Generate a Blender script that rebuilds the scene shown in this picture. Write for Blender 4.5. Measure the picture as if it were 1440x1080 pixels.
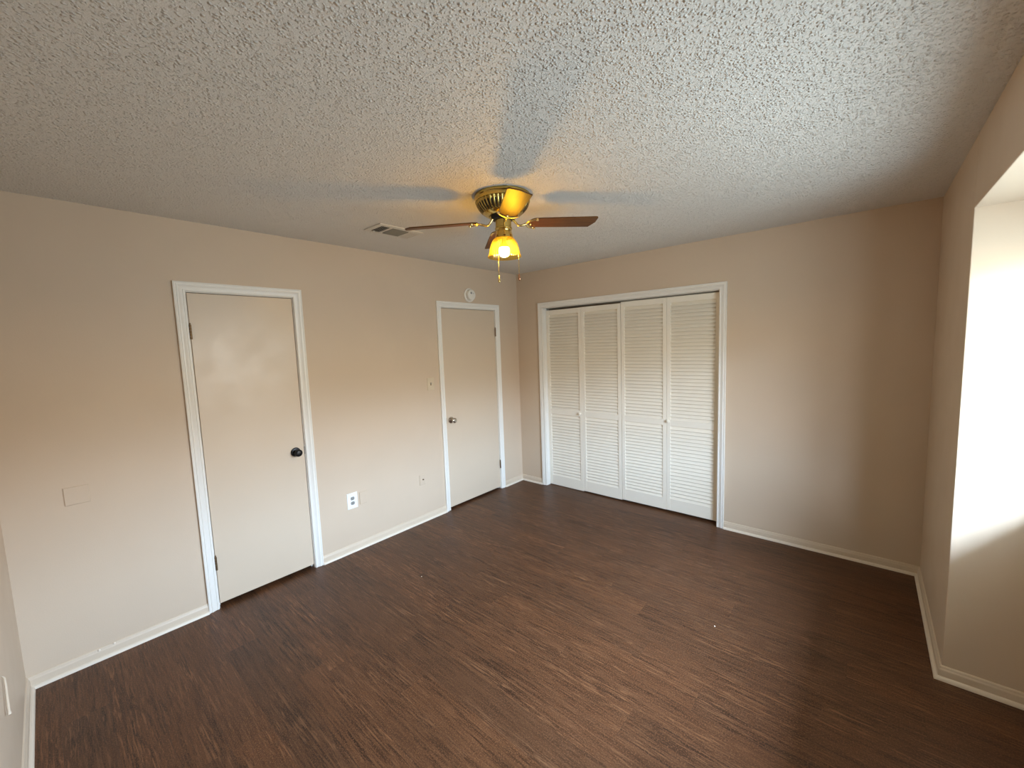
import bpy, math, random
import numpy as np
from mathutils import Vector, Matrix

for o in list(bpy.data.objects):
    bpy.data.objects.remove(o)
SC = bpy.context.scene
COL = SC.collection
random.seed(4)

# ------------------------------------------------------------------ camera
W, NEAR, H = 3.430, -3.906, 2.44          # room: x 0..W, y NEAR..0, z 0..H
yaw, pitch, roll = 0.7172, -0.09625, -0.03546
fw = Vector((-math.sin(yaw)*math.cos(pitch), math.cos(yaw)*math.cos(pitch), math.sin(pitch)))
rt = Vector((math.cos(yaw), math.sin(yaw), 0))
up = rt.cross(fw)
r2 = rt*math.cos(roll) + up*math.sin(roll)
u2 = -rt*math.sin(roll) + up*math.cos(roll)
cd = bpy.data.cameras.new('camera')
cam = bpy.data.objects.new('camera', cd)
COL.objects.link(cam)
m = Matrix((r2, u2, -fw)).transposed().to_4x4()
m.translation = Vector((3.1112, -3.7061, 1.6338))
cam.matrix_world = m
cd.sensor_width = 36.0
cd.lens = 574.03/1440*36.0
cd.clip_start = 0.02
SC.camera = cam

# ------------------------------------------------------------------ light and exposure
SC.view_settings.view_transform = 'Standard'
SC.view_settings.look = 'None'
SC.view_settings.gamma = 1.0
SC.view_settings.use_curve_mapping = False
SC.view_settings.exposure = 0.0
SC.cycles.max_bounces = 14
SC.cycles.diffuse_bounces = 9
SC.cycles.glossy_bounces = 5
SC.cycles.transparent_max_bounces = 12
SC.cycles.sample_clamp_indirect = 6.0
SC.cycles.caustics_reflective = False
SC.cycles.caustics_refractive = False

SKY, LOW, TREE, GROUND = (0.62, 0.78, 1.0), (0.64, 0.78, 0.98), (1.0, 0.88, 0.76), (0.80, 0.92, 0.98)
K_SKY, K_LOW, K_TREE, K_GROUND = 165.0, 74.0, 20.0, 12.4
LAMP, K_LAMP = (1.0, 0.73, 0.13), 270.0
wd = bpy.data.worlds.new('overcast_sky')
SC.world = wd
wd.use_nodes = True
nt = wd.node_tree
nt.nodes.clear()
def wn(t, **k):
    n = nt.nodes.new(t)
    for a, b in k.items(): setattr(n, a, b)
    return n
tc = wn('ShaderNodeTexCoord'); sx = wn('ShaderNodeSeparateXYZ')
nt.links.new(tc.outputs['Generated'], sx.inputs[0])
asin = wn('ShaderNodeMath', operation='ARCSINE'); nt.links.new(sx.outputs['Z'], asin.inputs[0])
mr = wn('ShaderNodeMapRange')
mr.inputs['From Min'].default_value = -math.pi/2; mr.inputs['From Max'].default_value = math.pi/2
nt.links.new(asin.outputs[0], mr.inputs['Value'])
cr = wn('ShaderNodeValToRGB')
nt.links.new(mr.outputs[0], cr.inputs[0])
def el(deg): return (deg+90)/180
els = cr.color_ramp.elements
BANDS = [(-58.0, GROUND, K_GROUND*0.50), (-18.0, GROUND, K_GROUND*1.04), (-2.0, GROUND, K_GROUND*1.04), (1.0, TREE, K_TREE), (7.0, TREE, K_TREE), (12.0, LOW, K_LOW), (22.0, LOW, K_LOW), (34.0, SKY, K_SKY)]  # steepest ground dimmed in colour for the eave's shadow
for i, (deg, c, k) in enumerate(BANDS):
    e = els[i] if i < 2 else els.new(el(deg))
    e.position = el(deg); e.color = tuple(v*k/10 for v in c)+(1,)
bg = wn('ShaderNodeBackground'); bg.inputs['Strength'].default_value = 10.0
nt.links.new(cr.outputs[0], bg.inputs[0])
wo = wn('ShaderNodeOutputWorld'); nt.links.new(bg.outputs[0], wo.inputs[0])

AD = 0.35                                   # depth of the window alcove
AY0, AY1, AZ = -2.834, -1.072, 2.137        # alcove: y range, soffit height
WY0, WY1, WZ0, WZ1 = -2.72, -1.19, 0.94, 2.02   # window opening in the alcove's outer wall
pd = bpy.data.lights.new('window_portal', 'AREA')
pd.shape = 'RECTANGLE'; pd.size = WY1-WY0; pd.size_y = WZ1-WZ0
pd.cycles.is_portal = True
po = bpy.data.objects.new('window_portal', pd)
COL.objects.link(po)
po.matrix_world = Matrix(((0, 0, 1, W+AD+0.11), (1, 0, 0, (WY0+WY1)/2), (0, 1, 0, (WZ0+WZ1)/2), (0, 0, 0, 1)))

# ------------------------------------------------------------------ materials
class NT:
    def __init__(s, name):
        s.m = bpy.data.materials.new(name); s.m.use_nodes = True
        s.t = s.m.node_tree; s.t.nodes.clear()
        s.out = s.n('ShaderNodeOutputMaterial')
    def n(s, t, **k):
        x = s.t.nodes.new(t)
        for a, b in k.items(): setattr(x, a, b)
        return x
    def set(s, sock, v):
        if v is None: return
        if hasattr(v, 'is_linked') or isinstance(v, bpy.types.NodeSocket): s.t.links.new(v, sock)
        else: sock.default_value = v
    def math(s, op, a, b=None, c=None):
        x = s.n('ShaderNodeMath', operation=op)
        s.set(x.inputs[0], a); s.set(x.inputs[1], b); s.set(x.inputs[2], c)
        return x.outputs[0]
    def pos(s):
        return s.n('ShaderNodeTexCoord').outputs['Object']
    def noise(s, vec, scale, detail=2.0, rough=0.5, dist=0.0):
        x = s.n('ShaderNodeTexNoise')
        s.set(x.inputs['Vector'], vec); x.inputs['Scale'].default_value = scale
        x.inputs['Detail'].default_value = detail; x.inputs['Roughness'].default_value = rough
        x.inputs['Distortion'].default_value = dist
        return x.outputs[0]
    def ramp(s, fac, stops):
        x = s.n('ShaderNodeValToRGB'); s.set(x.inputs[0], fac)
        e = x.color_ramp.elements
        for i, (p, c) in enumerate(stops):
            q = e[i] if i < 2 else e.new(p)
            q.position = p
            q.color = (c, c, c, 1) if isinstance(c, (int, float)) else tuple(c)+(1,)
        return x.outputs[0]
    def mix(s, fac, a, b, mode='MIX'):
        x = s.n('ShaderNodeMix', data_type='RGBA', blend_type=mode)
        s.set(x.inputs[0], fac)
        s.set(x.inputs[6], a if not isinstance(a, tuple) else a+(1,))
        s.set(x.inputs[7], b if not isinstance(b, tuple) else b+(1,))
        return x.outputs[2]
    def bump(s, h, strength, dist):
        x = s.n('ShaderNodeBump'); x.inputs['Strength'].default_value = strength
        x.inputs['Distance'].default_value = dist
        s.set(x.inputs['Height'], h)
        return x.outputs[0]
    def bsdf(s, color, rough=0.5, metal=0.0, spec=0.5, normal=None, coat=0.0):
        x = s.n('ShaderNodeBsdfPrincipled')
        s.set(x.inputs['Base Color'], color if not isinstance(color, tuple) else color+(1,))
        s.set(x.inputs['Roughness'], rough); s.set(x.inputs['Metallic'], metal)
        s.set(x.inputs['Specular IOR Level'], spec); s.set(x.inputs['Coat Weight'], coat)
        if normal is not None: s.set(x.inputs['Normal'], normal)
        return x.outputs[0]
    def done(s, shader):
        s.t.links.new(shader, s.out.inputs[0]); return s.m

def paint(name, c, rough=0.5, spec=0.4, mottle=0.05, bump=0.25, scale=160):
    q = NT(name); p = q.pos()
    n1 = q.noise(p, 2.2, 3.0)
    dark = tuple(v*(1-mottle) for v in c); lite = tuple(min(1, v*(1+mottle)) for v in c)
    col = q.mix(n1, dark, lite)
    nb = q.bump(q.noise(p, scale, 3.0, 0.55), bump, 0.0012)
    rr = q.ramp(q.noise(p, 5.0, 2.0), [(0.3, rough-0.05), (0.7, rough+0.05)])
    return q.done(q.bsdf(col, rr, 0, spec, nb))

def plain(name, c, rough=0.5, metal=0.0, spec=0.5, coat=0.0, bump=0.0, scale=120):
    q = NT(name); p = q.pos()
    n1 = q.noise(p, 14.0, 3.0)
    col = q.mix(n1, tuple(v*0.93 for v in c), tuple(min(1, v*1.06) for v in c))
    nb = q.bump(q.noise(p, scale, 2.0), bump, 0.001) if bump else None
    return q.done(q.bsdf(col, rough, metal, spec, nb, coat))

M_WALL = paint('beige_wall_paint', (0.605, 0.492, 0.376), 0.50, 0.35)
M_DOOR = paint('beige_door_enamel', (0.625, 0.520, 0.402), 0.34, 0.45, 0.03, 0.12, 60)
M_TRIM = paint('white_trim_enamel', (0.80, 0.785, 0.735), 0.36, 0.45, 0.03, 0.15, 70)
M_BASE = paint('cream_baseboard_paint', (0.630, 0.530, 0.415), 0.40, 0.45, 0.04, 0.2, 90)
M_SHOE = paint('pale_shoe_paint', (0.745, 0.670, 0.570), 0.38, 0.45, 0.04, 0.2, 90)
M_LOUV = paint('cream_louver_enamel', (0.83, 0.785, 0.69), 0.42, 0.4, 0.03, 0.1, 80)
M_PLATE = paint('painted_over_plate', (0.603, 0.490, 0.374), 0.48, 0.4, 0.03, 0.15, 120)
M_IVORY = plain('ivory_plate', (0.630, 0.535, 0.395), 0.42)
M_WHITE = plain('white_plastic', (0.86, 0.87, 0.87), 0.32)
M_DETECT = plain('aged_white_plastic', (0.80, 0.77, 0.70), 0.45)
M_GREY = plain('grey_receptacle_plastic', (0.30, 0.30, 0.28), 0.4)
M_BLACK = plain('black_knob_metal', (0.005, 0.005, 0.006), 0.42, 0.0, 0.35)
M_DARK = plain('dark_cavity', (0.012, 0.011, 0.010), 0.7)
M_HINGE = plain('aged_brass_hinge', (0.20, 0.13, 0.07), 0.38, 0.9)
M_CHROME = plain('satin_nickel', (0.62, 0.57, 0.50), 0.16, 1.0)
M_BRASS = plain('polished_brass', (0.56, 0.42, 0.13), 0.20, 1.0)
M_ABRASS = plain('brass_bracket', (0.80, 0.62, 0.27), 0.2, 1.0)
M_REG = plain('white_register_enamel', (0.66, 0.64, 0.59), 0.45)
M_TRACK_SHADE = plain('grey_track_and_louver_shade', (0.20, 0.19, 0.16), 0.5)  # grey closet track; also shade painted into the vent's middle louvers
M_COPPER = plain('copper_fob', (0.55, 0.28, 0.16), 0.25, 1.0)
M_CRUMB = plain('pale_crumb', (0.80, 0.76, 0.66), 0.6)

# popcorn ceiling
q = NT('popcorn_ceiling'); p = q.pos()
def vor(vec, scale, rnd=1.0, feat='F1'):
    x = q.n('ShaderNodeTexVoronoi', feature=feat); q.set(x.inputs['Vector'], vec)
    x.inputs['Scale'].default_value = scale; x.inputs['Randomness'].default_value = rnd
    return x
wob = q.n('ShaderNodeVectorMath', operation='MULTIPLY_ADD')
nz = q.n('ShaderNodeTexNoise'); nz.inputs['Scale'].default_value = 120; nz.inputs['Detail'].default_value = 2
q.set(nz.inputs['Vector'], p)
q.set(wob.inputs[0], nz.outputs['Color']); wob.inputs[1].default_value = (0.006, 0.006, 0.0); q.set(wob.inputs[2], p)
def lumps(scale, keep, radius):
    v = vor(wob.outputs[0], scale)
    sep = q.n('ShaderNodeSeparateColor'); q.set(sep.inputs[0], v.outputs['Color'])
    size = q.ramp(sep.outputs[0], [(keep, 0.0), (min(1.0, keep+0.45), 1.0)])
    prof = q.ramp(v.outputs['Distance'], [(0.06, 1.0), (radius, 0.0)])
    return q.math('MULTIPLY', prof, size)
hh = q.math('ADD', lumps(86, 0.10, 0.50), q.math('MULTIPLY', lumps(150, 0.15, 0.52), 0.55))
hh = q.math('ADD', hh, q.math('MULTIPLY', q.noise(p, 300, 3), 0.22))
nb = q.bump(hh, 1.0, 0.0062)
col = q.mix(q.noise(p, 1.7, 3), (0.73, 0.72, 0.69), (0.77, 0.76, 0.73))
M_CEIL = q.done(q.bsdf(col, 0.55, 0, 0.35, nb))

# dark vinyl planks, running along x
q = NT('dark_plank_floor'); p = q.pos()
s3 = q.n('ShaderNodeSeparateXYZ'); q.set(s3.inputs[0], p)
X, Y = s3.outputs[0], s3.outputs[1]
PWD, PLN = 0.152, 1.22
yr = q.math('DIVIDE', Y, PWD); row = q.math('FLOOR', yr); fy = q.math('FRACT', yr)
wn1 = q.n('ShaderNodeTexWhiteNoise', noise_dimensions='1D'); q.set(wn1.inputs['W'], row)
xo = q.math('ADD', q.math('DIVIDE', X, PLN), wn1.outputs['Value'])
colm = q.math('FLOOR', xo); fx = q.math('FRACT', xo)
cmb = q.n('ShaderNodeCombineXYZ'); q.set(cmb.inputs[0], row); q.set(cmb.inputs[1], colm)
wn2 = q.n('ShaderNodeTexWhiteNoise', noise_dimensions='3D'); q.set(wn2.inputs['Vector'], cmb.outputs[0])
rnd = wn2.outputs['Value']
def streak(sx_, sy_, detail, rough, dist, off):
    c = q.n('ShaderNodeCombineXYZ')
    q.set(c.inputs[0], q.math('MULTIPLY', X, sx_)); q.set(c.inputs[1], q.math('MULTIPLY', Y, sy_))
    q.set(c.inputs[2], q.math('MULTIPLY', rnd, off))
    return q.noise(c.outputs[0], 1.0, detail, rough, dist)
g1 = streak(3.2, 34, 5, 0.62, 0.4, 37)
g2 = streak(11, 190, 4, 0.65, 0.3, 61)
g3 = streak(2.2, 9, 3, 0.55, 0.5, 19)
g4 = streak(4.5, 95, 4, 0.66, 0.6, 83)
g6 = streak(8, 120, 4, 0.66, 0.5, 29)
g5 = q.noise(p, 170, 3, 0.6)
base = q.ramp(g1, [(0.28, (0.030, 0.018, 0.012)), (0.46, (0.054, 0.034, 0.023)), (0.62, (0.076, 0.050, 0.035)), (0.80, (0.120, 0.086, 0.063))])
base = q.mix(q.ramp(g2, [(0.38, 0.0), (0.70, 0.50)]), base, (0.105, 0.074, 0.052))
mask = q.ramp(streak(1.1, 7, 3, 0.55, 0.6, 11), [(0.40, 0.30), (0.58, 1.0)])
base = q.mix(q.math('MULTIPLY', mask, q.ramp(g4, [(0.47, 0.0), (0.57, 0.95)])), base, (0.014, 0.0085, 0.0065))
mask2 = q.ramp(streak(1.3, 8, 3, 0.55, 0.6, 47), [(0.42, 0.25), (0.60, 1.0)])
base = q.mix(q.math('MULTIPLY', mask2, q.ramp(g6, [(0.52, 0.0), (0.63, 0.85)])), base, (0.175, 0.130, 0.096))
base = q.mix(q.ramp(g2, [(0.32, 0.7), (0.44, 0.0)]), base, (0.024, 0.014, 0.010))
base = q.mix(q.ramp(g3, [(0.35, 0.0), (0.75, 0.45)]), base, (0.086, 0.055, 0.037))
base = q.mix(q.ramp(g5, [(0.50, 0.0), (0.64, 0.55)]), base, (0.165, 0.122, 0.092))
tint = q.ramp(rnd, [(0.0, (0.88, 0.88, 0.89)), (0.5, (1.0, 0.97, 0.94)), (1.0, (1.14, 1.08, 1.01))])
base = q.mix(1.0, base, (1.16, 0.75, 0.49), 'MULTIPLY')
base = q.mix(1.0, base, tint, 'MULTIPLY')
def edge(f, w):
    d = q.math('MINIMUM', f, q.math('SUBTRACT', 1.0, f))
    return q.math('LESS_THAN', d, w)
seam = q.math('MAXIMUM', edge(fy, 0.0006/PWD), edge(fx, 0.0006/PLN))
base = q.mix(q.math('MULTIPLY', seam, 0.45), base, (0.014, 0.009, 0.007))
hgt = q.math('SUBTRACT', q.math('ADD', q.math('MULTIPLY', g2, 0.6), q.math('MULTIPLY', g1, 0.5)), q.math('MULTIPLY', seam, 0.4))
nb = q.bump(hgt, 0.35, 0.0012)
rr = q.ramp(g2, [(0.2, 0.36), (0.8, 0.50)])
M_FLOOR = q.done(q.bsdf(base, rr, 0, 0.34, nb))

# varnished oak for the blades (local x runs along the blade)
q = NT('varnished_oak'); p = q.pos()
mp = q.n('ShaderNodeMapping'); mp.inputs['Scale'].default_value = (5, 70, 5); q.set(mp.inputs[0], p)
g = q.noise(mp.outputs[0], 1.0, 5, 0.6, 0.5)
col = q.ramp(g, [(0.25, (0.055, 0.019, 0.003)), (0.55, (0.105, 0.040, 0.006)), (0.8, (0.150, 0.064, 0.010))])
M_OAK = q.done(q.bsdf(col, 0.43, 0, 0.18, q.bump(g, 0.1, 0.0006), 0.0))

def schlick(q, f0, f90):
    lw = q.n('ShaderNodeLayerWeight'); lw.inputs['Blend'].default_value = 0.5
    p5 = q.math('POWER', lw.outputs['Facing'], 5.0)
    return q.math('MULTIPLY_ADD', p5, f90-f0, f0)

# amber ribbed glass: thin walls that let the bulb through
q = NT('amber_glass'); p = q.pos()
tr = q.n('ShaderNodeBsdfTransparent'); tr.inputs[0].default_value = (1.0, 0.81, 0.38, 1)
tl = q.n('ShaderNodeBsdfTranslucent'); tl.inputs[0].default_value = (0.95, 0.80, 0.30, 1)
gl = q.n('ShaderNodeBsdfGlossy'); gl.inputs['Roughness'].default_value = 0.12
mx = q.n('ShaderNodeMixShader'); sxyz = q.n('ShaderNodeSeparateXYZ'); q.set(sxyz.inputs[0], p)
ang = q.math('ARCTAN2', sxyz.outputs[1], sxyz.outputs[0])
rib = q.math('MULTIPLY_ADD', q.math('COSINE', q.math('MULTIPLY', ang, 36.0)), 0.014, 0.032)
q.set(mx.inputs[0], rib)
q.t.links.new(tr.outputs[0], mx.inputs[1]); q.t.links.new(tl.outputs[0], mx.inputs[2])
mx2 = q.n('ShaderNodeMixShader'); q.t.links.new(schlick(q, 0.045, 0.6), mx2.inputs[0])
q.t.links.new(mx.outputs[0], mx2.inputs[1]); q.t.links.new(gl.outputs[0], mx2.inputs[2])
M_SHADE = q.done(mx2.outputs[0])

q = NT('lit_bulb')
em = q.n('ShaderNodeEmission'); em.inputs[0].default_value = LAMP+(1,); em.inputs[1].default_value = K_LAMP
M_BULB = q.done(em.outputs[0])

q = NT('window_glass')
tr = q.n('ShaderNodeBsdfTransparent'); tr.inputs[0].default_value = (0.95, 0.97, 0.97, 1)
gl = q.n('ShaderNodeBsdfGlossy'); gl.inputs['Roughness'].default_value = 0.02
mx = q.n('ShaderNodeMixShader'); q.t.links.new(schlick(q, 0.03, 0.5), mx.inputs[0])
q.t.links.new(tr.outputs[0], mx.inputs[1]); q.t.links.new(gl.outputs[0], mx.inputs[2])
M_PANE = q.done(mx.outputs[0])

# ------------------------------------------------------------------ mesh helpers
class MB:
    """collects verts and faces of one mesh"""
    def __init__(s): s.v = []; s.f = []
    def add(s, vs, fs):
        k = len(s.v); s.v += [tuple(v) for v in vs]; s.f += [tuple(i+k for i in f) for f in fs]; return s
    def box(s, x0, x1, y0, y1, z0, z1):
        vs = [(x, y, z) for z in (z0, z1) for y in (y0, y1) for x in (x0, x1)]
        return s.add(vs, [(0, 2, 3, 1), (4, 5, 7, 6), (0, 1, 5, 4), (2, 6, 7, 3), (0, 4, 6, 2), (1, 3, 7, 5)])
    def lathe(s, prof, n=32, frame=None, mod=None, cap=True):
        """prof: (radius, height) pairs; frame: 4x4; mod(angle, radius, height) -> radius"""
        k = []
        for r, h in prof:
            ring = []
            for i in range(n):
                a = 2*math.pi*i/n
                rr = mod(a, r, h) if mod else r
                ring.append(Vector((rr*math.cos(a), rr*math.sin(a), h)))
            k.append(ring)
        vs = [v for ring in k for v in ring]; fs = []
        for j in range(len(prof)-1):
            for i in range(n):
                a, b = j*n+i, j*n+(i+1) % n
                fs.append((a, b, b+n, a+n))
        if cap:
            fs.append(tuple(reversed(range(n)))); fs.append(tuple(range((len(prof)-1)*n, len(prof)*n)))
        if frame is not None: vs = [frame @ v for v in vs]
        return s.add(vs, fs)
    def tube(s, pts, rad, n=10, flat=1.0):
        pts = [Vector(v) for v in pts]; rings = []
        ref = Vector((0, 0, 1))
        for i, c in enumerate(pts):
            d = (pts[min(i+1, len(pts)-1)] - pts[max(i-1, 0)]).normalized()
            rf = ref if abs(d.dot(ref)) < 0.95 else Vector((1, 0, 0))
            a = d.cross(rf).normalized(); b = a.cross(d)
            r = rad[i] if isinstance(rad, (list, tuple)) else rad
            rings.append([c + a*(r*math.cos(t)) + b*(r*flat*math.sin(t)) for t in [2*math.pi*j/n for j in range(n)]])
        vs = [v for r in rings for v in r]; fs = []
        for j in range(len(pts)-1):
            for i in range(n):
                a, b = j*n+i, j*n+(i+1) % n
                fs.append((a, b, b+n, a+n))
        fs.append(tuple(reversed(range(n)))); fs.append(tuple(range((len(pts)-1)*n, len(pts)*n)))
        return s.add(vs, fs)
    def prism(s, poly, z0, z1):
        n = len(poly)
        vs = [(x, y, z0) for x, y in poly]+[(x, y, z1) for x, y in poly]
        return s.add(vs, [tuple(reversed(range(n))), tuple(range(n, 2*n))]+[(i, (i+1) % n, n+(i+1) % n, n+i) for i in range(n)])
    def sweep(s, prof, path):
        """prof: closed list of k points; path(k_point) -> list of 3-D stations"""
        st = [path(a) for a in prof]; n = len(prof); L = len(st[0])
        vs = [st[i][j] for j in range(L) for i in range(n)]; fs = []
        for j in range(L-1):
            for i in range(n):
                a, b = j*n+i, j*n+(i+1) % n
                fs.append((a, b, b+n, a+n))
        fs.append(tuple(reversed(range(n)))); fs.append(tuple(range((L-1)*n, L*n)))
        return s.add(vs, fs)

def obj(name, mb, mat, parent=None, bevel=0.0, smooth=None, origin=None, **tags):
    me = bpy.data.meshes.new(name)
    vs = mb.v
    if origin is not None and parent is None:
        vs = [tuple(Vector(v)-Vector(origin)) for v in vs]
    me.from_pydata(vs, [], mb.f); me.validate(); me.update()
    import bmesh
    bm = bmesh.new(); bm.from_mesh(me); bmesh.ops.recalc_face_normals(bm, faces=bm.faces); bm.to_mesh(me); bm.free()
    me.materials.append(mat)
    o = bpy.data.objects.new(name, me); COL.objects.link(o)
    if smooth is not None:
        for f in me.polygons: f.use_smooth = True
        me.set_sharp_from_angle(angle=math.radians(smooth))
    if bevel:
        b = o.modifiers.new('bevel', 'BEVEL'); b.width = bevel; b.segments = 2; b.limit_method = 'ANGLE'
    if parent is not None:
        o.parent = parent
    elif origin is not None:
        o.location = origin
    for a, b in tags.items(): o[a] = b
    return o
def empty(name, loc, rz=0.0, **tags):
    o = bpy.data.objects.new(name, None); COL.objects.link(o)
    o.location = loc; o.rotation_euler = (0, 0, rz); o.empty_display_size = 0.1
    for a, b in tags.items(): o[a] = b
    return o
ST = dict(kind='structure')

# ------------------------------------------------------------------ room shell
D1 = (-3.1004, -2.4874, 2.0215)     # clear opening: y from, y to, height
D2 = (-1.1480, -0.3888, 2.0150)
CL = (0.3694, 2.1782, 2.0255)       # closet opening in x, height
T = 0.12
XB = W+AD+0.10
obj('floor', MB().box(-T, XB, NEAR-T, 0.78, -0.10, 0.0), M_FLOOR, category='floor', label='dark brown wood plank floor across the empty room', **ST)
obj('ceiling', MB().box(-T, XB, NEAR-T, 0.78, H, H+0.10), M_CEIL, category='ceiling', label='white popcorn textured ceiling above the room', **ST)

b = MB()                             # door wall with two openings, closed behind
ys = [NEAR-T, D1[0], D1[1], D2[0], D2[1], T]
for i in (0, 2, 4): b.box(-T, 0, ys[i], ys[i+1], 0, H)
for d in (D1, D2):
    b.box(-T, 0, d[0], d[1], d[2], H)
    b.box(-T-0.04, -T, d[0]-.02, d[1]+.02, 0, d[2]+.02)
obj('wall_left', b, M_WALL, category='wall', label='beige wall holding the two flush doors', **ST)

b = MB()                             # closet wall and the closet behind it
b.box(0, CL[0], 0, T, 0, H).box(CL[1], XB, 0, T, 0, H).box(CL[0], CL[1], 0, T, CL[2], H)
b.box(0.10, 0.20, T, 0.72, 0, H).box(2.35, 2.45, T, 0.72, 0, H).box(0.10, 2.45, 0.72, 0.78, 0, H)
obj('wall_far', b, M_WALL, category='wall', label='beige wall holding the louvered closet doors', **ST)

b = MB()                             # window wall with its alcove
b.box(W, XB, AY1, 0, 0, H).box(W, XB, NEAR-T, AY0, 0, H).box(W, XB, AY0, AY1, AZ, H)
xa = W+AD
b.box(xa, XB, AY0, AY1, 0, WZ0).box(xa, XB, AY0, AY1, WZ1, AZ)
b.box(xa, XB, AY0, WY0, WZ0, WZ1).box(xa, XB, WY1, AY1, WZ0, WZ1)
obj('wall_right', b, M_WALL, category='wall', label='shaded beige wall with the bright window alcove at right edge', bevel=0.003, **ST)
obj('wall_near', MB().box(-T, XB, NEAR-T, NEAR, 0, H), M_WALL, category='wall', label='sliver of beige wall at the lower left edge', **ST)

# roof overhang outside the window
obj('trim_1', MB().box(XB+0.02, XB+1.12, -5.2, 1.2, 2.40, 2.55), M_TRIM, category='eave', label='white roof eave outside the window', **ST)

# window (in the alcove's outer wall)
win = empty('window_1', (xa, (WY0+WY1)/2, WZ0), category='window', label='white sash window in the alcove', **ST)
def rel(mb, e):                      # world coordinates -> local to an unrotated empty
    l = e.location; mb.v = [(v[0]-l[0], v[1]-l[1], v[2]-l[2]) for v in mb.v]; return mb
f = MB(); fx0, fx1 = xa+0.04, xa+0.09
for (a, c, d, e) in ((WY0, WY1, WZ0, WZ0+.04), (WY0, WY1, WZ1-.04, WZ1), (WY0, WY0+.04, WZ0+.04, WZ1-.04), (WY1-.04, WY1, WZ0+.04, WZ1-.04)):
    f.box(fx0, fx1, a, c, d, e)
ym = (WY0+WY1)/2
f.box(fx0, fx1, ym-.02, ym+.02, WZ0+.04, WZ1-.04)
obj('window_frame', rel(f, win), M_TRIM, win, 0.002)
for a, c in ((WY0+.04, ym-.02), (ym+.02, WY1-.04)):
    obj('pane', rel(MB().box(xa+.063, xa+.067, a, c, WZ0+.04, WZ1-.04), win), M_PANE, win)
obj('window_sill', rel(MB().box(xa-.02, xa+.04, WY0-.03, WY1+.03, WZ0-.018, WZ0+.004), win), M_TRIM, win, 0.003)

# ------------------------------------------------------------------ casings
CASE = [(0.0, 0.0), (0.0, 0.009), (0.004, 0.012), (0.010, 0.0125), (0.013, 0.010), (0.016, 0.0105), (0.030, 0.0145), (0.034, 0.0175), (0.040, 0.018),
        (0.043, 0.0155), (0.047, 0.016), (0.052, 0.019), (0.057, 0.0175), (0.057, 0.0)]
def casing(name, a, c, h, place, jamb, label):
    root = empty(name, place((a+c)/2, 0, 0), category='door frame', label=label, **ST)
    def path(pr):
        o, t = pr
        return [place(a-o, 0, t), place(a-o, h+o, t), place(c+o, h+o, t), place(c+o, 0, t)]
    obj('casing', rel(MB().sweep(CASE, path), root), M_TRIM, root, smooth=28)
    obj('jamb', rel(jamb, root), M_TRIM, root, 0.001)
    return root
def P_LEFT(s, z, t): return (t, s, z)
def P_FAR(s, z, t): return (s, -t, z)
for nm, d, lb in (('trim_2', D1, 'white casing around the left door with the black knob'), ('trim_3', D2, 'white casing around the narrow right door near the corner')):
    j = MB(); g = 0.004
    j.box(-.115, -0.001, d[0], d[0]+g, 0, d[2]).box(-.115, -0.001, d[1]-g, d[1], 0, d[2]).box(-.115, -0.001, d[0]+g, d[1]-g, d[2]-g, d[2])
    j.box(-.050, -.040, d[0]+g, d[0]+.015, 0, d[2]-g).box(-.050, -.040, d[1]-.015, d[1]-g, 0, d[2]-g).box(-.050, -.040, d[0]+.015, d[1]-.015, d[2]-.015, d[2]-g)
    casing(nm, d[0], d[1], d[2], P_LEFT, j, lb)
j = MB(); g = 0.004
j.box(CL[0], CL[0]+g, 0.001, .115, 0, CL[2]).box(CL[1]-g, CL[1], 0.001, .115, 0, CL[2]).box(CL[0]+g, CL[1]-g, 0.001, .115, CL[2]-g, CL[2])
ct = casing('trim_4', CL[0], CL[1], CL[2], P_FAR, j, 'white casing around the louvered closet doors')
obj('track', rel(MB().box(CL[0]+.006, CL[1]-.006, .060, .085, CL[2]-.012, CL[2]-.0045), ct), M_TRACK_SHADE, ct)

# ------------------------------------------------------------------ baseboards
BP = [(0, 0), (0.012, 0), (0.012, 0.044), (0.0115, 0.048), (0.009, 0.051), (0.0075, 0.054), (0.0075, 0.057), (0.006, 0.061), (0.003, 0.064), (0, 0.065)]
SP = [(0.0122, 0.0)] + [(0.0122+0.014*math.cos(t), 0.017*math.sin(t)) for t in [math.pi/2*i/5 for i in range(6)]]
def baseboard(name, ends, label):
    """ends(t) -> (start, end) of the strip's line at distance t from the wall"""
    e0 = ends(0)
    root = empty(name, e0[0]+(0,), category='baseboard', label=label, **ST)
    def path(pr):
        return [p2+(pr[1],) for p2 in ends(pr[0])]
    obj('board', rel(MB().sweep(BP, path), root), M_BASE, root, smooth=40)
    obj('shoe_molding', rel(MB().sweep(SP, path), root), M_SHOE, root, smooth=40)
cw = 0.0572
baseboard('baseboard_left', lambda t: [(t, NEAR+t), (t, D1[0]-cw)], 'cream baseboard left of the left door')
baseboard('baseboard_left', lambda t: [(t, D1[1]+cw), (t, D2[0]-cw)], 'cream baseboard between the two flush doors')
baseboard('baseboard_left', lambda t: [(t, D2[1]+cw), (t, -t)], 'short cream baseboard between right door and corner')
baseboard('baseboard_far', lambda t: [(t, -t), (CL[0]-cw, -t)], 'short baseboard between corner and closet')
baseboard('baseboard_far', lambda t: [(CL[1]+cw, -t), (W-t, -t)], 'tan baseboard right of the closet')
baseboard('baseboard_right', lambda t: [(W-t, -t), (W-t, AY1-t), (xa-t, AY1-t), (xa-t, AY0+t), (W-t, AY0+t), (W-t, NEAR+t)], 'baseboard stepping round into the window alcove')
baseboard('baseboard_near', lambda t: [(t, NEAR+t), (W-t, NEAR+t)], 'baseboard at the lower left edge of the picture')

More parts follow.
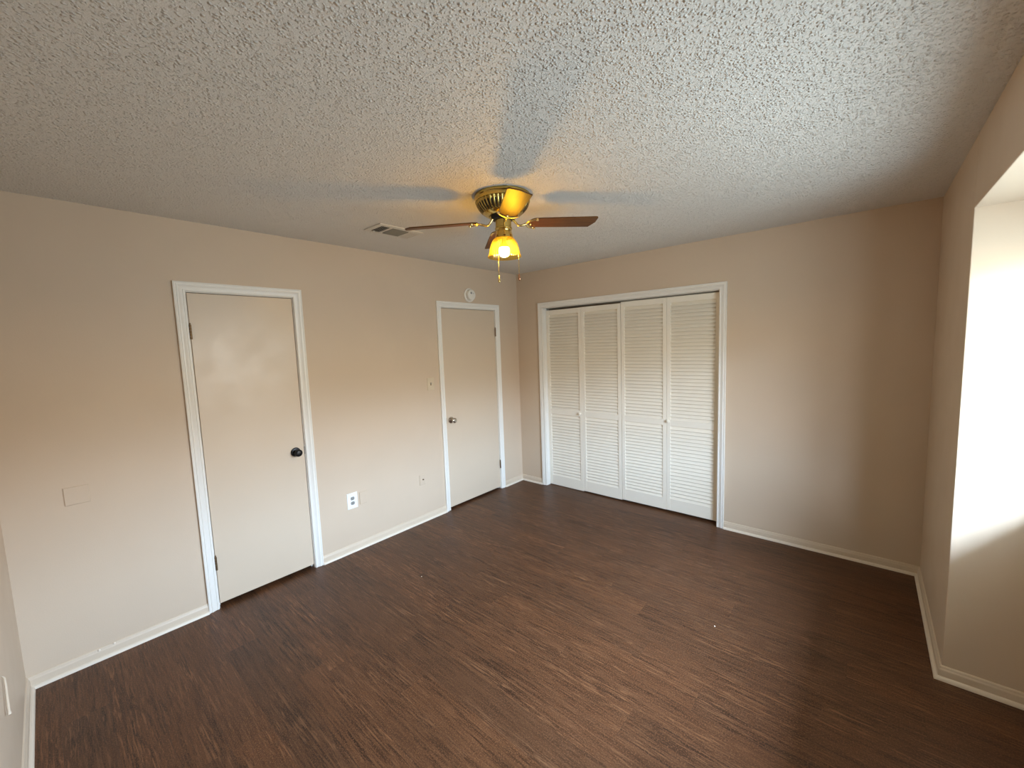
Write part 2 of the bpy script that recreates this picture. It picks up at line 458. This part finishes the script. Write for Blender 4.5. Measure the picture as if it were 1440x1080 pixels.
# ------------------------------------------------------------------ flush doors
def frame_x(x, y, z):                 # lathe axis along +x
    return Matrix(((0, 0, 1, x), (1, 0, 0, y), (0, 1, 0, z), (0, 0, 0, 1)))
def frame_ny(x, y, z):                # lathe axis along -y
    return Matrix(((1, 0, 0, x), (0, 0, -1, y), (0, 1, 0, z), (0, 0, 0, 1)))
def flush_door(name, d, bot, hinge_left, knob, kmat, klabel, hz, label):
    root = empty(name, (0, (d[0]+d[1])/2, 0), category='door', label=label, **ST)
    g = 0.0075
    obj('door_slab', rel(MB().box(-.038, -.003, d[0]+g, d[1]-g, bot, d[2]-g), root), M_DOOR, root, 0.0015)
    hy = d[0]+.0065 if hinge_left else d[1]-.0065
    for z in hz:
        h = MB()
        for k in range(5):
            h.lathe([(0.0056, z-.044+.018*k), (0.0062, z-.042+.018*k), (0.0062, z-.029+.018*k), (0.0056, z-.027+.018*k)], 12,
                    Matrix.Translation((0.0088, hy, 0)))
        h.lathe([(0.002, z+.046), (0.005, z+.048), (0.004, z+.053), (0.001, z+.055)], 12, Matrix.Translation((0.0088, hy, 0)))
        obj('hinge', rel(h, root), M_HINGE, root, smooth=35)
    y, z = knob
    ro = MB().lathe([(0.030, -.003), (0.0335, -.001), (0.0335, .003), (0.030, .0075), (0.016, .010), (0.013, .012)], 32, frame_x(0, y, z))
    r = obj('knob_rose', rel(ro, root), kmat, root, smooth=40)
    kn = MB().lathe([(0.011, .009), (0.011, .030), (0.016, .036), (0.023, .041), (0.0262, .050), (0.0255, .057), (0.021, .063), (0.012, .0655), (0.006, .066), (0.0055, .0645), (0.001, .0645)], 32, frame_x(0, y, z))
    k = obj('door_knob', rel(kn, root), kmat, root, smooth=40); k['label'] = klabel
    yl = d[1]-.0075 if hinge_left else d[0]+.0075
    obj('latch_plate', rel(MB().box(-.030, -.0015, min(yl, yl+.0035), max(yl, yl+.0035), z-.028, z+.028), root), M_HINGE if not hinge_left else M_DARK, root)
    return root
flush_door('door_1', D1, 0.028, True, (-2.556, 0.912), M_BLACK, 'round black door knob', (1.778, 0.303), 'flush beige door with black round knob, left of the two')
flush_door('door_2', D2, 0.022, False, (-1.082, 0.906), M_CHROME, 'shiny nickel door knob', (1.774, 0.284), 'flush beige door with shiny nickel knob near the corner')

# ------------------------------------------------------------------ louvered bifold doors
def louver_panel(root, x0, x1, z0, z1, knob=None):
    y0, y1 = 0.053, 0.081
    sl, sr = 0.034, 0.034
    b = MB()
    b.box(x0, x0+sl, y0, y1, z0, z1).box(x1-sr, x1, y0, y1, z0, z1)
    zb, zm0, zm1, zt = z0+.112, 0.832, 0.888, z1-.052
    b.box(x0+sl, x1-sr, y0+.001, y1-.001, z0, zb).box(x0+sl, x1-sr, y0+.001, y1-.001, zm0, zm1).box(x0+sl, x1-sr, y0+.001, y1-.001, zt, z1)
    pn = obj('door_panel', rel(b, root), M_LOUV, root, 0.0015)
    s = MB()
    for a, c in ((zb, zm0), (zm1, zt)):
        n = round((c-a)/0.0325)
        st = (c-a)/n
        for i in range(n):
            z = a+st*(i+.5)
            dy, dz, t = 0.0125, 0.0147, 0.0038
            yc = (y0+y1)/2+.0005
            L = math.hypot(dy, dz); ny, nz = dz/L*t, dy/L*t
            prof = [(-dy+ny*-1, -dz+nz*-1+0.0), (-dy-ny*.4, -dz-nz*2.0), (-dy+ny, -dz+nz*-1.2), (dy+ny, dz+nz*-1), (dy+ny*.3, dz+nz*1.6), (dy-ny, dz+nz)]
            vs = [(xx, yc+py, z+pz) for xx in (x0+sl-.002, x1-sr+.002) for py, pz in prof]
            k = len(prof)
            s.add(vs, [tuple(range(k)), tuple(reversed(range(k, 2*k)))]+[(j, (j+1) % k, k+(j+1) % k, k+j) for j in range(k)])
    # keep slat ends inside their rails
    sl_o = obj('louver_slats', rel(s, root), M_LOUV, pn)
    if knob:
        kx, kz = knob
        kb = MB().lathe([(0.008, -.001), (0.007, .006), (0.0075, .010), (0.0125, .014), (0.0155, .020), (0.0145, .026), (0.009, .030), (0.002, .031)], 24, frame_ny(kx, y0, kz))
        obj('door_knob', rel(kb, root), M_LOUV, pn, smooth=40)
    return pn
w4 = (CL[1]-CL[0]-0.010)/4
xs = [CL[0]+.005+w4*i for i in range(5)]
r = empty('door_3', (xs[1], .067, 0), category='closet door', label='left pair of cream louvered bifold closet doors', **ST)
louver_panel(r, xs[0]+.001, xs[1]-.001, 0.006, 1.997, (0.800, 0.866))
louver_panel(r, xs[1]+.001, xs[2]-.0025, 0.013, 1.999)
r = empty('door_4', (xs[3], .067, 0), category='closet door', label='right pair of cream louvered bifold closet doors', **ST)
louver_panel(r, xs[2]+.0025, xs[3]-.001, 0.020, 2.009)
louver_panel(r, xs[3]+.001, xs[4]-.001, 0.022, 2.009, (1.744, 0.879))

# ------------------------------------------------------------------ ceiling fan
FX, FY = 1.5815, -1.9766
fan = empty('ceiling_fan', (FX, FY, H), category='ceiling fan', label='brass hugger ceiling fan with four oak blades and amber lamp')
def Z(z): return z-H
NR = 40
def flute(a, r, h):
    z = h+H
    if 2.347 < z < 2.404:
        s = 0.5+0.5*math.cos(NR*a)
        return r - 0.0085*s**1.5
    return r
prof = [(0.140, Z(2.4398)), (0.1515, Z(2.439)), (0.153, Z(2.434)), (0.153, Z(2.426)), (0.149, Z(2.423)), (0.1475, Z(2.418)), (0.149, Z(2.409)), (0.149, Z(2.4045)),
        (0.1475, Z(2.4035)), (0.1455, Z(2.396)), (0.141, Z(2.384)), (0.133, Z(2.371)), (0.123, Z(2.359)), (0.112, Z(2.349)), (0.109, Z(2.3465)),
        (0.098, Z(2.339)), (0.088, Z(2.334)), (0.079, Z(2.332)), (0.077, Z(2.336)), (0.060, Z(2.345))]
obj('motor_housing', MB().lathe(prof, NR*8, None, flute, cap=True), M_BRASS, fan, smooth=50)
mh = bpy.data.objects['motor_housing']
SL = [(0.1452, 2.391), (0.1412, 2.381), (0.1335, 2.369), (0.1240, 2.358), (0.1150, 2.3515)]
b = MB()
for i in range(NR):
    a0 = 2*math.pi*i/NR
    vs = []
    for r_, z_ in SL:
        for da in (-0.30, 0.30):
            for off in (-0.0062, -0.0035):
                a_ = a0+da*math.pi/NR
                vs.append(((r_+off)*math.cos(a_), (r_+off)*math.sin(a_), Z(z_)+off*0.4))
    fs = [(0, 1, 3, 2), (16, 18, 19, 17)]
    for j in range(4):
        k = 4*j
        fs += [(k, k+4, k+5, k+1), (k+2, k+3, k+7, k+6), (k+1, k+5, k+7, k+3), (k, k+2, k+6, k+4)]
    b.add(vs, fs)
obj('vent_slots', b, M_DARK, mh)  # dark inset strips stand for the shade inside the slots
b = MB().lathe([(0.055, Z(2.346)), (0.066, Z(2.336)), (0.066, Z(2.322)), (0.060, Z(2.314)), (0.040, Z(2.312))], 40)
obj('motor', b, M_DARK, fan, smooth=40)
b = MB().lathe([(0.036, Z(2.326)), (0.0435, Z(2.322)), (0.0435, Z(2.272)), (0.0465, Z(2.270)), (0.0475, Z(2.266)), (0.0465, Z(2.262)), (0.043, Z(2.260)),
                (0.0405, Z(2.257)), (0.040, Z(2.250)), (0.030, Z(2.249))], 48)
sh = obj('switch_housing', b, M_BRASS, fan, smooth=40)
for a in (0.3, 2.1, 4.1):
    b = MB()
    c = Vector((0.043*math.cos(a-.9), 0.043*math.sin(a-.9), Z(2.297)))
    b.lathe([(0.0045, -.001), (0.0045, .002), (0.002, .0035)], 10, Matrix.Translation(c) @ Matrix.Rotation(a-.9, 4, 'Z') @ Matrix.Rotation(math.pi/2, 4, 'Y'))
    obj('housing_screw', b, M_DARK, sh, smooth=40)
b = MB().lathe([(0.030, Z(2.252)), (0.040, Z(2.2505)), (0.0415, Z(2.246)), (0.043, Z(2.238)), (0.047, Z(2.230)), (0.0485, Z(2.222)), (0.0475, Z(2.214)), (0.045, Z(2.214)), (0.040, Z(2.230)), (0.030, Z(2.240))], 48)
obj('shade_fitter', b, M_BRASS, fan, smooth=40)
# shade: thin open wall, fluted
def ribs(a, r, h):
    return r + (0.0011*math.cos(36*a) if h+H < 2.222 else 0)
out = [(0.0425, 2.231), (0.043, 2.222), (0.052, 2.214), (0.062, 2.202), (0.070, 2.188), (0.0765, 2.170), (0.081, 2.150), (0.0845, 2.134), (0.088, 2.124), (0.0915, 2.117)]
ring = [(r_, Z(z_)) for r_, z_ in out] + [(0.0922, Z(2.1145)), (0.090, Z(2.1145))] + [(r_-.0028, Z(z_-.0005)) for r_, z_ in reversed(out)]
b = MB().lathe(ring+[ring[0]], 36*6, None, ribs, cap=False)
obj('glass_shade', b, M_SHADE, fan, smooth=60)
b = MB()
bp = [(0.0270, 2.166), (0.0292, 2.157), (0.030, 2.146), (0.0285, 2.133), (0.0225, 2.1225), (0.012, 2.117), (0.002, 2.1155)]
lb = obj('light_bulb', MB().lathe([(r_, Z(z_)) for r_, z_ in bp], 32), M_BULB, fan, smooth=60)
obj('bulb_neck', MB().lathe([(r_, Z(z_)) for r_, z_ in ((0.0135, 2.2145), (0.0135, 2.198), (0.017, 2.187), (0.0235, 2.174), (0.0268, 2.1665))], 32), M_WHITE, lb, smooth=60)
obj('lamp_socket', MB().lathe([(0.018, Z(2.249)), (0.018, Z(2.216)), (0.012, Z(2.215))], 24), M_WHITE, fan, smooth=40)

BZ, PHI, R0, R1, HW = 2.2989, 0.8729, 0.140, 0.5278, 0.0573
DROOP = [0.0273, -0.0289, -0.0868, -0.0453]
root_arc = [(R0+0.040*(1-math.cos(t)), -0.049*math.sin(t)) for t in [math.pi/2*i/8 for i in range(9)]]   # half root
outline = [(x, y) for x, y in reversed(root_arc)][:-1] + [(x, -y) for x, y in root_arc]
# outline runs from the clockwise edge round the root to the other edge; then out to the tip and back
outline += [(R0+.16, HW-.004), (R1-0.026, HW), (R1-.004, HW-0.046), (R1, HW-0.053), (R1, -HW+.012), (R1-.003, -HW+.004), (R1-.012, -HW), (R0+.16, -HW+.004)]
blade_mb = MB().prism(outline, -0.003, 0.003)
arm = MB()
arm.tube([(0.048, 0, 0.026), (0.058, 0, 0.016), (0.068, 0, 0.002), (0.080, 0, -0.012), (0.096, 0, -0.0165), (0.112, 0, -0.012), (0.128, 0, -0.0075)], [.008, .0072, .0062, .0058, .0058, .0062, .007], 12)
cres = [(0.130+0.060*(1-math.cos(t)), 0.052*math.sin(t), -0.0072) for t in [math.radians(-82+164*i/20) for i in range(21)]]
arm.tube(cres, [0.0045+0.003*math.cos(math.radians(-82+164*i/20)) for i in range(21)], 10, 0.6)
for sg in (-1, 1):
    arm.lathe([(0.007, -0.0125), (0.0075, -0.009), (0.0075, -0.0035)], 14, Matrix.Translation((0.180, sg*0.0495, 0)))
arm.lathe([(0.004, -0.0145), (0.0065, -0.012), (0.0065, -0.0035)], 14, Matrix.Translation((0.150, 0, 0)))
for k in range(4):
    mat = (Matrix.Translation((0, 0, BZ-H)) @ Matrix.Rotation(PHI+k*math.pi/2, 4, 'Z') @
           Matrix.Translation((0.08, 0, 0)) @ Matrix.Rotation(-math.atan(DROOP[k]), 4, 'Y') @ Matrix.Translation((-0.08, 0, 0)) @
           Matrix.Rotation(-0.1811, 4, 'X'))
    o = obj('blade', blade_mb, M_OAK, fan, 0.0012); o.matrix_local = mat
    i = obj('blade_bracket', arm, M_ABRASS, o, smooth=45)
rv = rt.normalized(); dv = Vector((-math.sin(yaw), math.cos(yaw), 0))
for side, dep, zt, zb, mt, lb in ((-0.036, 0.088, 2.285, 2.014, M_ABRASS, 'brass pull chain fob'), (0.077, -0.056, 2.285, 2.000, M_COPPER, 'copper coloured pull chain fob')):
    q3 = rv*side + dv*dep
    b = MB()
    dr = q3.normalized()
    pts = [(dr.x*r_, dr.y*r_, Z(z_)) for r_, z_ in ((0.042, 2.264), (0.050, 2.258), (0.0535, 2.236), (0.060, 2.212), (0.074, 2.190), (0.0855, 2.156), (0.0915, 2.128), (0.0945, 2.112), (0.0945, 2.100), (0.0945, zb+.014))]
    q3 = dr*0.0945
    b.tube(pts, 0.0013, 8)
    n = int((2.104-zb-.014)/0.006)
    for i in range(n):
        z = Z(2.104-.006*i)
        b.lathe([(0.0004, z-.0021), (0.0019, z-.001), (0.0019, z+.001), (0.0004, z+.0021)], 8, Matrix.Translation((q3.x, q3.y, 0)))
    c = obj('pull_chain', b, M_ABRASS, fan, smooth=50)
    fb = MB().lathe([(0.0015, Z(zb+.016)), (0.0035, Z(zb+.010)), (0.0060, Z(zb-.002)), (0.0075, Z(zb-.012)), (0.0065, Z(zb-.020)), (0.0025, Z(zb-.024))], 20, Matrix.Translation((q3.x, q3.y, 0)))
    o = obj('chain_fob', fb, mt, c, smooth=50); o['label'] = lb

# ------------------------------------------------------------------ ceiling register
VX0, VX1, VY0, VY1 = 0.525, 0.728, -2.200, -1.862
v = empty('air_vent', (VX0, VY0, H), category='air vent', label='white rectangular ceiling air vent left of the fan')
b = MB(); ix0, ix1, s = VX0+.030, VX1-.038, [VY0+.036, VY0+.100, VY0+.118, VY0+.244, VY0+.258, VY1-.012]
z0, z1 = H-.008, H-.0005
b.box(VX0, ix0, VY0, VY1, z0, z1).box(ix1, VX1, VY0, VY1, z0, z1)
for a, c in ((VY0, s[0]), (s[1], s[2]), (s[3], s[4]), (s[5], VY1)): b.box(ix0, ix1, a, c, z0, z1)
obj('vent_frame', rel(b, v), M_REG, v, 0.0025)
obj('duct_shade', rel(MB().box(ix0, ix1, s[0], s[5], H-.0016, H-.0006), v), M_DARK, v)  # flat dark sheet stands for the shade inside the duct
def bank(a, c, n, along_x, tilt, mat):
    b = MB()
    for i in range(n):
        w, t = 0.0062, 0.0005
        co, si = math.cos(tilt), math.sin(tilt)
        pr = [(-w*co-t*si, -w*si+t*co), (w*co-t*si, w*si+t*co), (w*co+t*si, w*si-t*co), (-w*co+t*si, -w*si-t*co)]
        if along_x:
            y = a+(c-a)*(i+.5)/n
            vs = [(xx, y+p, H-.0085+h_) for xx in (ix0, ix1) for p, h_ in pr]
        else:
            x = ix0+(ix1-ix0)*(i+.5)/n
            vs = [(x+p, yy, H-.0085+h_) for yy in (a, c) for p, h_ in pr]
        b.add(vs, [(0, 1, 2, 3), (7, 6, 5, 4)]+[(j, (j+1) % 4, 4+(j+1) % 4, 4+j) for j in range(4)])
    return obj('louver_bank', rel(b, v), mat, v)
bank(s[0], s[1], 5, True, math.radians(35), M_REG)['label'] = 'dark open louver bank'
bank(s[2], s[3], 9, False, math.radians(40), M_TRACK_SHADE)  # white louvers coloured dark grey to stand for their shade
bank(s[4], s[5], 6, True, math.radians(145), M_REG)
obj('damper_lever', rel(MB().box(ix0+.010, ix0+.018, s[0]+.008, s[0]+.014, H-.020, H-.008), v), M_REG, v)

# ------------------------------------------------------------------ smoke detector
sd = empty('smoke_detector', (0, -0.766, 2.152), category='smoke detector', label='round white smoke detector on the wall above the right door')
Fx = frame_x(0, 0, 0)
obj('mounting_base', MB().lathe([(0.070, 0.0005), (0.071, 0.004), (0.070, 0.012), (0.064, 0.016), (0.050, 0.016)], 48, Fx), M_DETECT, sd, smooth=35)
obj('detector_body', MB().lathe([(0.052, 0.013), (0.052, 0.020), (0.0545, 0.022), (0.0545, 0.040), (0.050, 0.048), (0.038, 0.051), (0.010, 0.052)], 48, Fx), M_DETECT, sd, smooth=35)
b = MB()
for i in range(24):
    a = 2*math.pi*i/24
    b.lathe([(0.0022, -.003), (0.0022, .003)], 6, Matrix.Translation((0.018, 0.0515*math.cos(a), 0.0515*math.sin(a))))
obj('vent_slots', b, M_GREY, sd)
obj('test_button', MB().lathe([(0.011, 0.050), (0.011, 0.0545), (0.008, 0.056)], 24, frame_x(0, -0.012, 0.018)), M_GREY, sd, smooth=35)
obj('indicator_light', MB().lathe([(0.004, 0.050), (0.004, 0.0535), (0.002, 0.0545)], 16, frame_x(0, 0.020, 0.014)), M_GREY, sd, smooth=35)

# ------------------------------------------------------------------ wall plates
def plate_mb(y0, y1, z0, z1, t=0.0055):
    e = 0.003
    vs = [(0.0003, y0, z0), (0.0003, y1, z0), (0.0003, y1, z1), (0.0003, y0, z1), (t*.6, y0, z0), (t*.6, y1, z0), (t*.6, y1, z1), (t*.6, y0, z1),
          (t, y0+e, z0+e), (t, y1-e, z0+e), (t, y1-e, z1-e), (t, y0+e, z1-e)]
    fs = [(0, 3, 2, 1), (8, 9, 10, 11)]
    for k in range(4):
        n = (k+1) % 4
        fs += [(k, n, n+4, k+4), (k+4, n+4, n+8, k+8)]
    return MB().add(vs, fs)
sw = empty('light_switch', (0, -1.312, 1.29), category='light switch', label='ivory toggle light switch on the wall beside the right door')
obj('switch_plate', plate_mb(-.039, .039, -.060, .060), M_IVORY, sw, smooth=20)
obj('toggle_surround', MB().box(.005, .0062, -.0055, .0055, -.013, .013), M_HINGE, sw)
obj('toggle', MB().add([(.004, -.004, -.004), (.004, .004, -.004), (.004, .004, .006), (.004, -.004, .006), (.017, -.0035, .004), (.017, .0035, .004), (.015, .0035, .011), (.015, -.0035, .011)],
    [(0, 3, 2, 1), (4, 5, 6, 7), (0, 1, 5, 4), (2, 3, 7, 6), (1, 2, 6, 5), (0, 4, 7, 3)]), M_GREY, sw, 0.0008)
for z in (-.030, .030):
    obj('plate_screw', MB().lathe([(0.003, .005), (0.003, .0062), (0.001, .0066)], 12, frame_x(0, 0, z)), M_PLATE, sw, smooth=35)

ol = empty('power_outlet', (0, -2.160, 0.420), category='power outlet', label='bright white duplex outlet with grey sockets low on the wall')
obj('outlet_plate', plate_mb(-.044, .044, -.0645, .0645), M_WHITE, ol, smooth=20)
for z in (-.0195, .0195):
    pr = [(0.0168*math.cos(t), 0.0168*math.sin(t)) for t in [2*math.pi*i/40 for i in range(40)]]
    pr = [(y, max(-.0135, min(.0135, zz))) for y, zz in pr]
    so = obj('socket', MB().add([(x, y, z+zz) for x in (.004, .0072) for y, zz in pr], [tuple(range(40)), tuple(range(40, 80))]+[(i, (i+1) % 40, 40+(i+1) % 40, 40+i) for i in range(40)]), M_GREY, ol, smooth=30)
    s_ = MB().box(.0070, .0078, -.0078, -.0052, z-.001, z+.0075).box(.0070, .0078, .0052, .0078, z-.001, z+.0065)
    s_.lathe([(0.0028, .0070), (0.0028, .0078)], 12, frame_x(0, 0, z-.0075))
    obj('socket_slots', s_, M_DARK, so)
obj('plate_screw', MB().lathe([(0.003, .005), (0.003, .0065), (0.001, .007)], 12, frame_x(0, 0, 0)), M_WHITE, ol, smooth=35)

def blank(y0, y1, z0, z1, label, screws):
    yc, zc = (y0+y1)/2, (z0+z1)/2
    e = empty('blank_wall_plate', (0, yc, zc), category='wall plate', label=label, group='blank wall plates painted over')
    obj('plate', plate_mb(y0-yc, y1-yc, z0-zc, z1-zc), M_PLATE, e, smooth=20)
    for z in screws:
        obj('plate_screw', MB().lathe([(0.003, .005), (0.003, .0062), (0.001, .0066)], 12, frame_x(0, 0, z)), M_PLATE, e, smooth=35)
blank(-2.098, -2.034, 0.367, 0.470, 'painted over blank plate touching the white outlet', (-.035, .035))
blank(-3.696, -3.601, 0.880, 0.976, 'squarish painted over blank plate at far left of the wall', (-.022, .022))

cj = empty('cable_jack', (0, -1.466, 0.402), category='cable jack', label='painted over coax jack plate low on wall near the right door')
obj('plate', plate_mb(-.033, .033, -.048, .048), M_PLATE, cj, smooth=20)
b = MB().lathe([(0.0075, .004), (0.0075, .0065), (0.0048, .0068), (0.0048, .015), (0.003, .0152)], 12, frame_x(0, 0.004, 0.001))
obj('coax_connector', b, M_HINGE, cj, smooth=35)

# ------------------------------------------------------------------ small marks
def blob(name, c, r, mat, seed, **tags):
    rng = random.Random(seed); b = MB(); n = 10
    prof = [(0.2, -1), (0.8, -.75), (1.0, -.1), (0.85, .5), (0.45, .9), (0.1, 1)]
    b.lathe([(a*r[0], h*r[2]) for a, h in prof], n, None, lambda a, rr, h: rr*(0.8+0.4*rng.random()))
    o = obj(name, b, mat, smooth=60)
    o.location = c
    for a, t in tags.items(): o[a] = t
    return o
blob('paint_crumb', (0.756, -2.066, 0.0018), (.0032, .003, .0018), M_CRUMB, 3, category='crumb', label='tiny pale crumb on the floor toward the doors')
blob('paint_crumb', (2.514, -1.345, 0.002), (.0038, .0034, .002), M_CRUMB, 5, category='crumb', label='tiny pale crumb on the floor toward the window')
for y, z, lb in ((-3.648, 0.055, 'left of two small white screw heads in the left baseboard'), (-3.588, 0.060, 'right of two small white screw heads in the left baseboard')):
    o = obj('baseboard_screw', MB().lathe([(0.0058, 0.0), (0.0058, .0045), (0.0035, .007), (0.001, .0078)], 14, frame_x(0, 0, 0)), M_SHOE, smooth=40, category='screw', label=lb, group='screw heads in the left baseboard')
    o.location = (0.0065, y, z)
cs = empty('cable_stub', (0.855, NEAR, 0.462), category='cable', label='short painted cable stub on wall at the lower left edge')
obj('cable', MB().tube([(-.044, .001, .052), (-.040, .006, .044), (-.024, .0075, .026), (-.004, .008, 0.0), (0.018, .009, -.026), (0.034, .010, -.044)], [.002, .003, .0035, .0038, .0042, .004], 10), M_BASE, cs, smooth=50)
obj('cable_tip', MB().tube([(0.032, .010, -.042), (0.034, .0105, -.052), (.030, .0105, -.056)], [.0042, .0055, .003], 10), M_BASE, cs, smooth=50)
